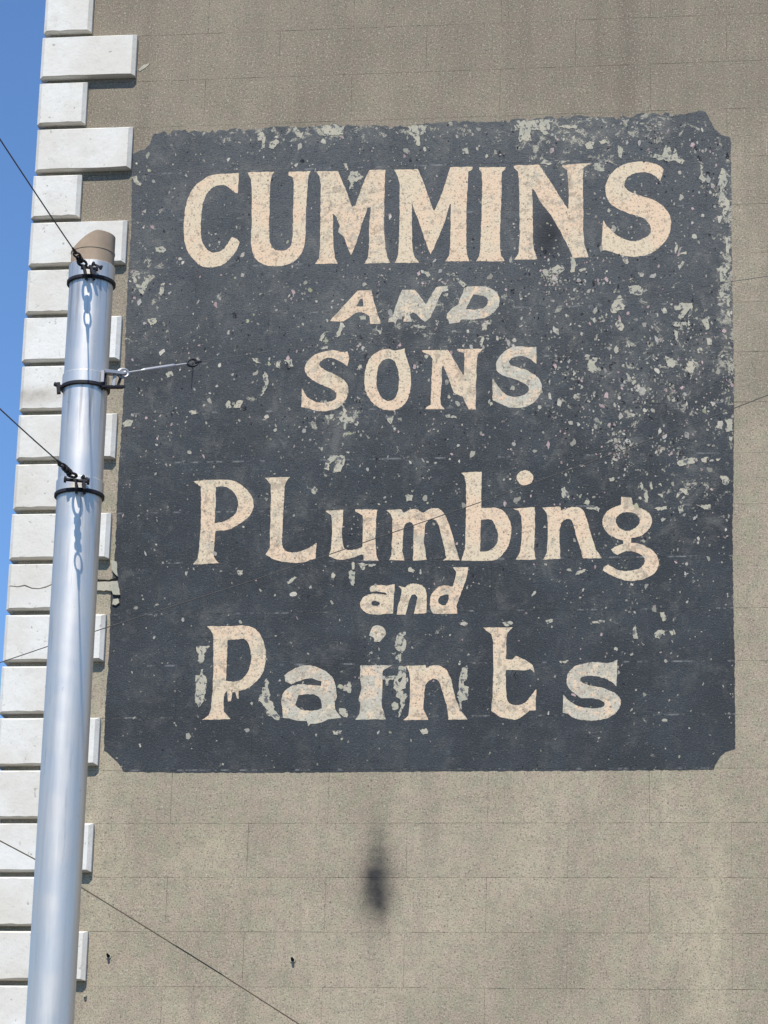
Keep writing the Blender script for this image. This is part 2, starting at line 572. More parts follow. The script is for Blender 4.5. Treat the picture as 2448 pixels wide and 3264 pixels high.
def quoin_mesh(w, rnd, crack=False):
    """one quoin stone wrapping the corner: drafted (chamfered) edges on the face and on the return"""
    gap, c, p, d = 0.0085, 0.024, 0.055, 0.55
    z0, z1 = 0.030, COURSE - 0.003
    j = lambda a=0.0032: rnd.uniform(-a, a)
    V, F = [], []

    def piece(za, zb, lowj=None, topj=None):
        n = 7
        xs = [c + (w - 2 * c) * i / (n - 1) for i in range(n)]
        fb = [(x, -p, za + (0.008 if lowj is None else 0.004) + (j() if lowj is None else lowj[i])) for i, x in enumerate(xs)]
        ft = [(x, -p, zb - (0.013 if topj is None else 0.004) + (j() if topj is None else topj[i])) for i, x in enumerate(xs)]
        ob = [(x, -p + c, za + (0 if lowj is None else lowj[i])) for i, x in enumerate([0] + xs[1:-1] + [w])]
        ot = [(x, -p + c, zb + (0 if topj is None else topj[i])) for i, x in enumerate([0] + xs[1:-1] + [w])]
        b = len(V)
        V.extend(fb + ft + ob + ot)
        for i in range(n - 1):
            F.append((b + i, b + i + 1, b + n + i + 1, b + n + i))
            F.append((b + 2 * n + i, b + 2 * n + i + 1, b + i + 1, b + i))
            F.append((b + n + i, b + n + i + 1, b + 3 * n + i + 1, b + 3 * n + i))
        F.append((b + n - 1, b + 3 * n - 1, b + 4 * n - 1, b + 2 * n - 1))
        F.append((b + 2 * n, b, b + n, b + 3 * n))
        # body behind the draft
        bb = len(V)
        V.extend([(0, d, za), (w, 0.004, za), (0, d, zb), (w, 0.004, zb), (0.05, d, za), (0.05, d, zb), (0.05, 0.004, za), (0.05, 0.004, zb)])
        l0, r0, l1, r1 = b + 2 * n, b + 3 * n - 1, b + 3 * n, b + 4 * n - 1
        F.append((r0, bb + 1, bb + 3, r1))
        F.append((bb, l0, l1, bb + 2))
        F.append(tuple([bb + 6, bb + 1] + [b + 3 * n - 1 - i for i in range(n)] + [bb, bb + 4]))
        F.append(tuple([bb + 5, bb + 2] + [b + 3 * n + i for i in range(n)] + [bb + 3, bb + 7]))
        F.append((bb, bb + 2, bb + 5, bb + 4))
    if crack:
        zc = z0 + (z1 - z0) * 0.5
        jag = [0.0, -0.006, 0.004, -0.016, -0.02, -0.008, 0.012]
        piece(z0, zc - 0.0006, None, [a + rnd.uniform(-0.003, 0.003) for a in jag])
        piece(zc + 0.0006, z1, jag, None)
    else:
        piece(z0, z1)
    me = mesh('quoin_stone', V, F)
    bm = bmesh.new()
    bm.from_mesh(me)
    bmesh.ops.recalc_face_normals(bm, faces=bm.faces)
    bm.to_mesh(me)
    bm.free()
    return me


rnd = random.Random(11)
longs = [quoin_mesh(XL - XC, rnd) for _ in range(5)]
shorts = [quoin_mesh(XS - XC, rnd) for _ in range(5)]
for r in range(-6, 25):
    me = (longs if r % 2 == 0 else shorts)[(r * 7) % 5]
    if r == 11:
        me = quoin_mesh(XS - XC, rnd, True)
    o = link('quoin_stone', me, MT['quoin'], bld, Vector((XC + rnd.uniform(-0.004, 0.004), rnd.uniform(-0.003, 0.003), ZTOP - (r + 1) * COURSE - 0.002)) - boff)
    if r == 11:
        o['label'] = 'white quoin stone cracked right across its face'


# ---------------------------------------------------------------- outlines traced as (x, y) with * for smooth points
def parse(txt, org=None):
    pts = []
    for w in txt.split():
        sm = w.endswith('*')
        x, y = w.rstrip('*').split(',')
        x, y = float(x), float(y)
        if org:
            x, y = org[0] + x / 3.998, org[1] + y / 3.998
        pts.append((x, y, sm))
    return pts


def smooth_loop(pts, k=5):
    n = len(pts)
    out = []
    P = [Vector((p[0], p[1])) for p in pts]

    def tan(i, seg):
        if pts[i][2]:
            return (P[(i + 1) % n] - P[i - 1]) * 0.5
        return seg
    for i in range(n):
        j = (i + 1) % n
        out.append(P[i])
        if pts[i][2] or pts[j][2]:
            seg = P[j] - P[i]
            a, b = tan(i, seg), tan(j, seg)
            L = seg.length
            for v in (a, b):
                if v.length > L * 1.2:
                    v *= L * 1.2 / v.length
            for q in range(1, k):
                t = q / k
                out.append(P[i] * (2 * t ** 3 - 3 * t * t + 1) + a * (t ** 3 - 2 * t * t + t) + P[j] * (3 * t * t - 2 * t ** 3) + b * (t ** 3 - t * t))
    return out


def ragged(loop, step, amp, rnd):
    """subdivide a pixel loop and roughen it"""
    out = []
    n = len(loop)
    for i in range(n):
        a, b = loop[i], loop[(i + 1) % n]
        m = max(1, int((b - a).length / step))
        nrm = Vector((-(b - a).y, (b - a).x))
        if nrm.length > 1e-6:
            nrm.normalize()
        for q in range(m):
            out.append(a.lerp(b, q / m) + nrm * rnd.uniform(-amp, amp) + Vector((rnd.uniform(-amp, amp), rnd.uniform(-amp, amp))) * 0.3)
    return out


def wallxz(loop, y):
    r = []
    for p in loop:
        q = at(p[0], p[1], y)
        r.append((q.x, q.z))
    return r


# ---------------------------------------------------------------- the painted sign
rnd = random.Random(5)
YF, YL, YP = -0.0006, -0.0012, -0.0020
OUT = parse('''422,492 436,483 460,477 478,459 490,425 515,419 560,417 640,416 760,412 800,413 900,404 965,401 1050,400 1160,401 1285,399 1300,404 1312,410
1330,398 1345,394 1426,388 1500,387 1580,386 1640,381 1700,378 1760,374 1821,371 1850,366 1905,370 1930,374 1975,374 1985,366 2029,363 2080,362 2100,366 2120,360
2150,366 2190,362 2231,353 2249,354 2257,366 2263,383 2272,400 2280,413 2296,427 2310,434 2329,437 2330,500 2331,600 2332,700 2333,800 2334,900 2336,1000 2338,1100
2341,1200 2340,1320 2338,1500 2335,1700 2337,1900 2342,2100 2343,2300 2343,2388 2326,2391 2312,2397 2298,2409 2287,2424 2280,2440 2276,2453 2265,2454
2100,2455 1848,2457 1600,2458 1400,2459 1200,2461 1050,2462 800,2463 560,2463 400,2461 393,2459 387,2445 374,2430 354,2410 342,2400 331,2394 333,2330 336,2240 346,2110 350,2003 354,1882
368,1740 374,1569 383,1424 387,1375 395,1230 400,1086 407,893 419,724 420,579''')
sign = thing('painted_wall_sign', 'faded slate-black painted wall sign with cream lettering, flaking off the stucco', 'sign', at(1340, 2459, YF))
so = sign.location
outline = []
for q in ragged([Vector((p[0], p[1])) for p in OUT], 9, 1.5, rnd):
    if q.y < 440 and 500 < q.x < 2260:           # the top edge has flaked unevenly
        q = q + Vector((0, 3.2 * math.sin(q.x * 0.031) * math.sin(q.x * 0.0113) + rnd.choice((0, 0, 0, 1)) * rnd.uniform(0, 9) + rnd.uniform(-2, 2)))
    outline.append(q)
poly = wallxz(outline, YF)


def clip(poly, x0, z0, x1, z1):
    for ax, lim, sg in ((0, x0, 1), (0, x1, -1), (1, z0, 1), (1, z1, -1)):
        out = []
        for i in range(len(poly)):
            a, b = poly[i - 1], poly[i]
            ia, ib = (a[ax] - lim) * sg >= 0, (b[ax] - lim) * sg >= 0
            if ia != ib:
                t = (lim - a[ax]) / (b[ax] - a[ax])
                out.append((a[0] + (b[0] - a[0]) * t, a[1] + (b[1] - a[1]) * t))
            if ib:
                out.append(b)
        poly = out
        if not poly:
            break
    return poly


G = Geo()
for r in range(-1, 18):
    first = 0.0 if r % 2 else 0.5
    for n in range(-6, 5):
        xa = (n + first) * BLOCK_W
        za = ZTOP - (r + 1) * COURSE
        e = [rnd.uniform(0.0002, 0.0009) for _ in range(4)]
        q = clip(poly, xa + e[0], za + e[1], xa + BLOCK_W - e[2], za + COURSE - e[3])
        if len(q) > 2:
            v, f = fill([q], YF)
            G.add(v, f)
G.obj('paint_ground', MT['sign'], sign)

T = {'C': (560, 500), 'M': (960, 500), 'I': (1250, 500), 'N': (1600, 480), 'S': (1840, 480), 'A': (1040, 860), 'D': (1330, 860), 'O': (940, 1020), 'n': (1340, 1020),
     'P': (600, 1480), 'u': (1000, 1480), 'b': (1380, 1480), 'g': (1720, 1480), 'd': (1120, 1780), 'p': (600, 1960), 'a': (870, 1960), 'i': (1120, 1960), 't': (1400, 1960), 's': (1620, 1960)}
LETTERS = [
    ('C', 0, '805,205 690,212* 570,215* 450,235* 340,295* 230,390* 160,520* 120,680* 105,850* 105,1000* 125,1130* 180,1250* 270,1350* 350,1400* 450,1410* 560,1390* 660,1330* 750,1230* 800,1130* 815,1085 780,1045 715,1020 660,1110* 600,1180* 530,1215* 460,1215* 390,1170* 340,1080* 320,960* 325,800* 340,640* 380,500* 450,410* 530,365* 610,360* 680,390* 760,460 790,465 800,330'),
    ('C', 0, '915,195 1260,190 1225,240 1205,330 1195,600 1190,1000* 1210,1110* 1260,1180* 1340,1195* 1420,1180* 1475,1110* 1490,980 1500,600 1505,320 1490,255 1440,235 1440,190 1720,180 1690,240 1675,450 1660,700 1652,1000* 1640,1120* 1600,1230* 1520,1320* 1400,1380* 1260,1395* 1120,1370* 1020,1300* 975,1200* 960,1050* 970,800 970,450 960,290 940,245'),
    ('M', 1, '190,185 470,180 500,250 600,500 648,635 690,620 760,420 840,220 870,165 1075,165 1070,240 1060,500 1055,900 1070,1130 1095,1270 1130,1350 805,1360 850,1290 862,1150 868,900 885,635 845,650 770,870 690,1130 635,1250 590,1150 540,1010 470,960 490,880 450,770 405,720 405,900 410,1150 430,1290 465,1360 180,1365 225,1290 240,1150 245,700 250,350 235,250'),
    ('I', 0, '25,165 330,155 350,200 440,440 530,690 560,650 650,420 740,130 1025,125 1020,165 970,190 960,400 945,700 945,1150 955,1250 985,1330 680,1330 725,1260 740,1150 745,900 748,600 735,600 680,800 530,1170 490,1240 460,1180 330,800 255,600 250,900 255,1150 285,1280 345,1350 30,1350 70,1270 85,1150 95,700 95,350 75,260'),
    ('I', 0, '1110,130 1445,130 1440,160 1400,190 1395,300 1390,600 1375,900 1375,1150 1390,1260 1435,1330 1070,1330 1110,1260 1125,1100 1140,700 1150,350 1140,190 1110,160'),
    ('N', 1, '150,200 190,185 475,180 510,230 840,745 850,740 850,500 840,330 830,250 770,200 770,185 1150,155 1090,185 1040,220 1030,350 1035,700 1035,1000 1050,1200 1105,1360 905,1365 870,1280 740,1020 600,790 480,640 410,500 385,490 390,700 395,1100 405,1250 450,1385 155,1390 210,1310 225,1150 225,700 215,400 205,270 160,225'),
    ('S', 0, '1100,240 1050,195* 950,155* 820,140* 680,150* 540,200* 430,300* 370,410* 360,520* 385,620* 450,700* 560,760* 700,815* 820,850* 890,900* 935,980* 925,1060* 860,1110* 760,1150* 660,1150* 540,1100* 430,1010* 375,960* 335,890 320,1000 310,1270 400,1280* 520,1320* 660,1350* 800,1345* 950,1305* 1080,1200* 1160,1090* 1190,980* 1190,870* 1150,770* 1070,690* 960,625* 840,585* 720,545* 640,500* 600,450* 610,390* 650,330* 730,290* 830,275* 930,290* 1000,330* 1060,390'),
    ('A', 1, '400,265 575,260 610,420 680,640 690,690 560,690 550,590 480,550 430,540 370,550 310,600 220,660 50,655 90,600 330,340|430,370 465,365 475,470 380,465'),
    ('A', 2, '970,255 1125,255 1180,320 1270,440 1350,300 1400,220 1540,205 1555,260 1480,280 1440,350 1390,470 1330,600 1260,660 1210,630 1150,560 1100,540 1060,570 1090,660 980,660 1000,600 960,590 900,640 880,700 860,660 790,665 800,610 850,570 880,480 930,340'),
    ('D', 2, '600,230 640,215 800,210* 900,225* 980,260* 1030,320* 1050,390* 1030,470* 970,550* 890,600* 780,625* 550,635 540,670 405,690 400,640 370,620 380,560 430,500 520,440 560,340|710,315 800,325* 870,345* 900,390* 885,450* 830,490* 720,510 620,500'),
    ('O', 1, '670,405 590,405* 500,385* 400,395* 280,430* 180,500* 130,590* 130,660* 190,740* 290,800* 400,850* 490,895* 530,950* 510,1010* 430,1045* 300,1050* 200,1010* 140,960* 90,870 80,1110 180,1130* 300,1160* 430,1155* 560,1110* 650,1010* 680,900* 660,810* 590,740* 500,690* 400,645* 330,600* 310,560* 350,510* 430,480* 520,500* 600,540* 670,590 690,490'),
    ('O', 0, '1180,370* 1280,390* 1395,360 1410,450* 1450,560* 1475,700* 1475,850* 1450,970* 1390,1080* 1290,1140* 1190,1150* 1080,1120* 970,1030* 900,900* 885,750* 905,600* 960,480* 1060,400*|1190,490* 1260,520* 1305,610* 1325,720* 1320,860* 1290,970* 1230,1025* 1170,1030* 1100,980* 1050,880* 1040,750* 1060,610* 1110,525*'),
    ('n', 1, '20,385 350,380 400,460 545,700 560,690 560,420 470,395 470,370 800,365 730,440 715,600 705,1000 705,1140 615,1140 540,980 430,930 380,800 290,580 275,600 270,800 255,1000 260,1080 310,1140 65,1135 75,1110 130,1080 140,800 155,500 110,440 30,410'),
    ('n', 2, '1480,340 1380,345* 1270,335* 1160,350* 1050,420* 980,510* 965,590* 985,660* 1060,710* 1170,740* 1290,790* 1370,840* 1380,900* 1330,950* 1250,975* 1130,970* 1040,910* 980,830* 920,740 920,1020 1010,1060* 1120,1110* 1270,1120* 1400,1080* 1500,990* 1545,880* 1530,780* 1460,700* 1350,640* 1230,600* 1150,570* 1130,530* 1170,480* 1270,460* 1370,480* 1440,530* 1480,560'),
    ('P', 1, '65,215 200,200 450,195* 570,210* 680,265* 770,350* 825,450* 825,570* 770,670* 650,760* 520,830* 345,850 330,1000 325,1180 390,1260 60,1275 120,1200 140,1080 160,750 165,400 160,290|350,290 430,280* 510,300* 590,370* 635,470* 620,590* 560,670* 450,730* 335,750 350,500'),
    ('P', 1, '980,170 1295,160 1250,220 1225,280 1215,600 1195,900 1195,1010* 1220,1080* 1290,1120* 1390,1120* 1500,1080* 1580,1040 1635,1000 1620,1200 1560,1215* 1450,1250* 1320,1255* 1200,1240* 1080,1205* 985,1150 1010,1110 1040,1060 1045,800 1055,400 1050,260 1010,200'),
    ('u', 1, '150,590 375,580 365,800 360,950* 390,1070* 440,1090* 530,1085* 620,1050 625,800 625,650 530,600 530,575 810,575 795,700 785,1000 795,1150 825,1225 640,1225 635,1160 600,1150 500,1190* 380,1215* 300,1215 190,1170 220,1080 235,850 225,650 170,610'),
    ('u', 1, '925,585 1115,575 1150,620 1220,580* 1310,575* 1370,610* 1400,620 1480,570* 1560,560* 1620,580* 1680,660* 1730,780 1780,950 1860,1220 1640,1225 1690,1190 1670,1080 1600,800* 1560,720* 1500,700* 1430,750* 1410,850 1405,1000 1440,1220 1265,1225 1270,1000 1275,800* 1250,745* 1210,740* 1160,770* 1140,850 1130,1100 1155,1225 960,1220 990,1150 1000,900 1000,700 985,640'),
    ('b', 0, '360,105 620,95 615,560 700,555* 800,555* 890,590* 960,680* 1000,800* 990,920* 960,1040* 900,1130* 820,1210* 700,1230 360,1225 410,1080 420,700 425,400 420,230 400,150|610,710 700,700* 760,720* 800,800* 830,900* 815,1000* 760,1070* 690,1105* 600,1110 605,900'),
    ('b', 0, '1020,565 1300,545 1300,800 1290,1080 1310,1215 1055,1215 1110,1120 1130,950 1135,800 1125,660 1090,590'),
    ('b', 0, '1172,76* 1245,105* 1280,172* 1245,240* 1172,268* 1100,240* 1066,172* 1100,105*'),
    ('g', 0, '30,550 265,540 275,590 340,560* 420,545* 500,550* 555,590* 600,700* 640,850 720,1090 790,1195 550,1200 530,1100 470,930 435,780* 400,710* 340,700* 280,740* 255,830 255,1000 265,1200 45,1215 90,1130 105,950 105,750 90,620 60,580'),
    ('g', 1, '1040,415 1170,425 1185,510 1280,555* 1380,610* 1430,700* 1420,780* 1370,850* 1290,910* 1165,940 1165,1000 1260,1010* 1380,1060* 1470,1130* 1515,1210* 1515,1290* 1470,1380* 1380,1440* 1250,1480* 1110,1485* 980,1440* 870,1390* 805,1350 820,1310 875,1275 960,1330* 1060,1360* 1180,1350* 1270,1330* 1330,1270* 1335,1200* 1290,1150* 1190,1110* 1090,1110* 1000,1150* 940,1130 910,1085 970,1045* 1065,1010 1065,970 950,930* 860,870* 810,790* 805,700* 850,610* 930,555* 1035,515|1110,610* 1220,630* 1275,700* 1260,770* 1200,820* 1110,850* 1020,810* 970,740* 980,680* 1030,630*'),
    ('d', 1, '230,390 260,350* 340,335* 440,345* 555,330 545,450 530,700 400,710 300,715* 190,690* 120,620* 115,560* 160,490* 240,455* 340,450* 450,465 440,440 340,420* 240,425|265,545* 310,540* 360,565* 350,595* 300,605* 260,590*'),
    ('d', 1, '600,345 680,370 740,330* 810,320* 890,340* 940,390* 960,480* 955,700 800,705 820,600 840,500* 810,460* 770,470* 740,530* 690,715 580,715 590,620 640,460 640,400'),
    ('d', 1, '1290,110 1490,110 1470,250 1400,430 1340,600 1350,700 1050,700* 1005,620* 1005,520* 1040,430* 1120,360* 1200,345* 1290,360 1320,260 1335,170|1190,460* 1240,465 1240,520 1200,600 1140,590* 1105,540* 1130,490*'),
    ('p', 1, '240,145 500,145 700,135* 820,160* 910,240* 970,370* 990,520* 970,680* 910,800* 820,890* 730,950 640,970 645,1070 620,1065 600,985 560,985 545,1100 505,1105 500,965 465,1000 450,1100 455,1230 540,1330 175,1335 260,1280 290,1180 310,980 320,700 320,400 315,240 280,185|500,320 620,310* 720,310* 775,390* 800,500* 795,620* 750,740* 680,820* 580,850* 480,840 490,600'),
    ('a', 2, '145,770 240,700* 360,655* 480,645* 600,680* 700,740* 770,820* 800,930* 815,1050 790,1100 790,1200 870,1310 700,1330 620,1370 540,1390 480,1385 450,1420 430,1350 310,1350 200,1320 125,1310 125,1220 105,1110* 130,1000* 210,920* 320,885* 450,890* 610,905 620,850 500,810* 400,820* 310,850* 235,885 160,850|325,1020 450,1010 540,1020* 610,1080* 625,1190 550,1215* 450,1220* 360,1205* 280,1150'),
    ('i', 2, '110,645 525,640 400,710 395,900 385,1150 440,1330 50,1335 105,1260 115,1120 90,1090 130,930 105,800 120,700'),
    ('i', 2, '340,130* 420,170* 440,240* 400,300* 360,340 290,340 285,290 230,260 250,190* 280,145*'),
    ('i', 1, '695,645 940,640 955,680 1020,645* 1110,645* 1200,690* 1260,790* 1300,960 1340,1100 1400,1230 1480,1330 1235,1335 1215,1150 1160,980 1120,860* 1080,820* 1020,820* 950,880* 930,1000 915,1200 980,1335 660,1340 730,1280 745,1100 750,850 740,740'),
    ('t', 1, '560,160 940,160 870,230 855,300 850,560 930,570 980,520 1090,570 1190,640 1215,740 1160,690 1090,710 850,700 850,950* 870,1090* 920,1140* 1010,1150* 1100,1110* 1170,1030* 1235,945 1230,1215 1150,1220* 1080,1280* 990,1330* 890,1325* 780,1300* 660,1220 680,1050 690,700 685,350 665,250 600,200'),
    ('s', 2, '1390,570 1300,610* 1200,610* 1090,600* 980,615* 860,650* 770,730* 745,840* 770,930* 860,1010* 930,1060* 1060,1062* 1190,1090* 1230,1140* 1180,1180* 1050,1190* 920,1170* 800,1110* 700,1020 695,1245 760,1260 850,1320* 1000,1345* 1150,1340* 1300,1300* 1400,1210* 1435,1110* 1400,1030* 1330,980* 1200,930* 1050,900* 940,860* 920,810* 970,780* 1090,780* 1200,800* 1310,850* 1380,910'),
]
letter_loops = []
for tile, wear, txt in LETTERS:
    loops = []
    for part in txt.split('|'):
        lp = ragged(smooth_loop(parse(part, T[tile])), 9, 0.9, rnd)
        loops.append(wallxz(lp, YL))
    letter_loops.append(loops[0])
    v, f = fill(loops, YL)
    Geo().add(v, f).obj('letter', MT['l%d' % wear], sign)


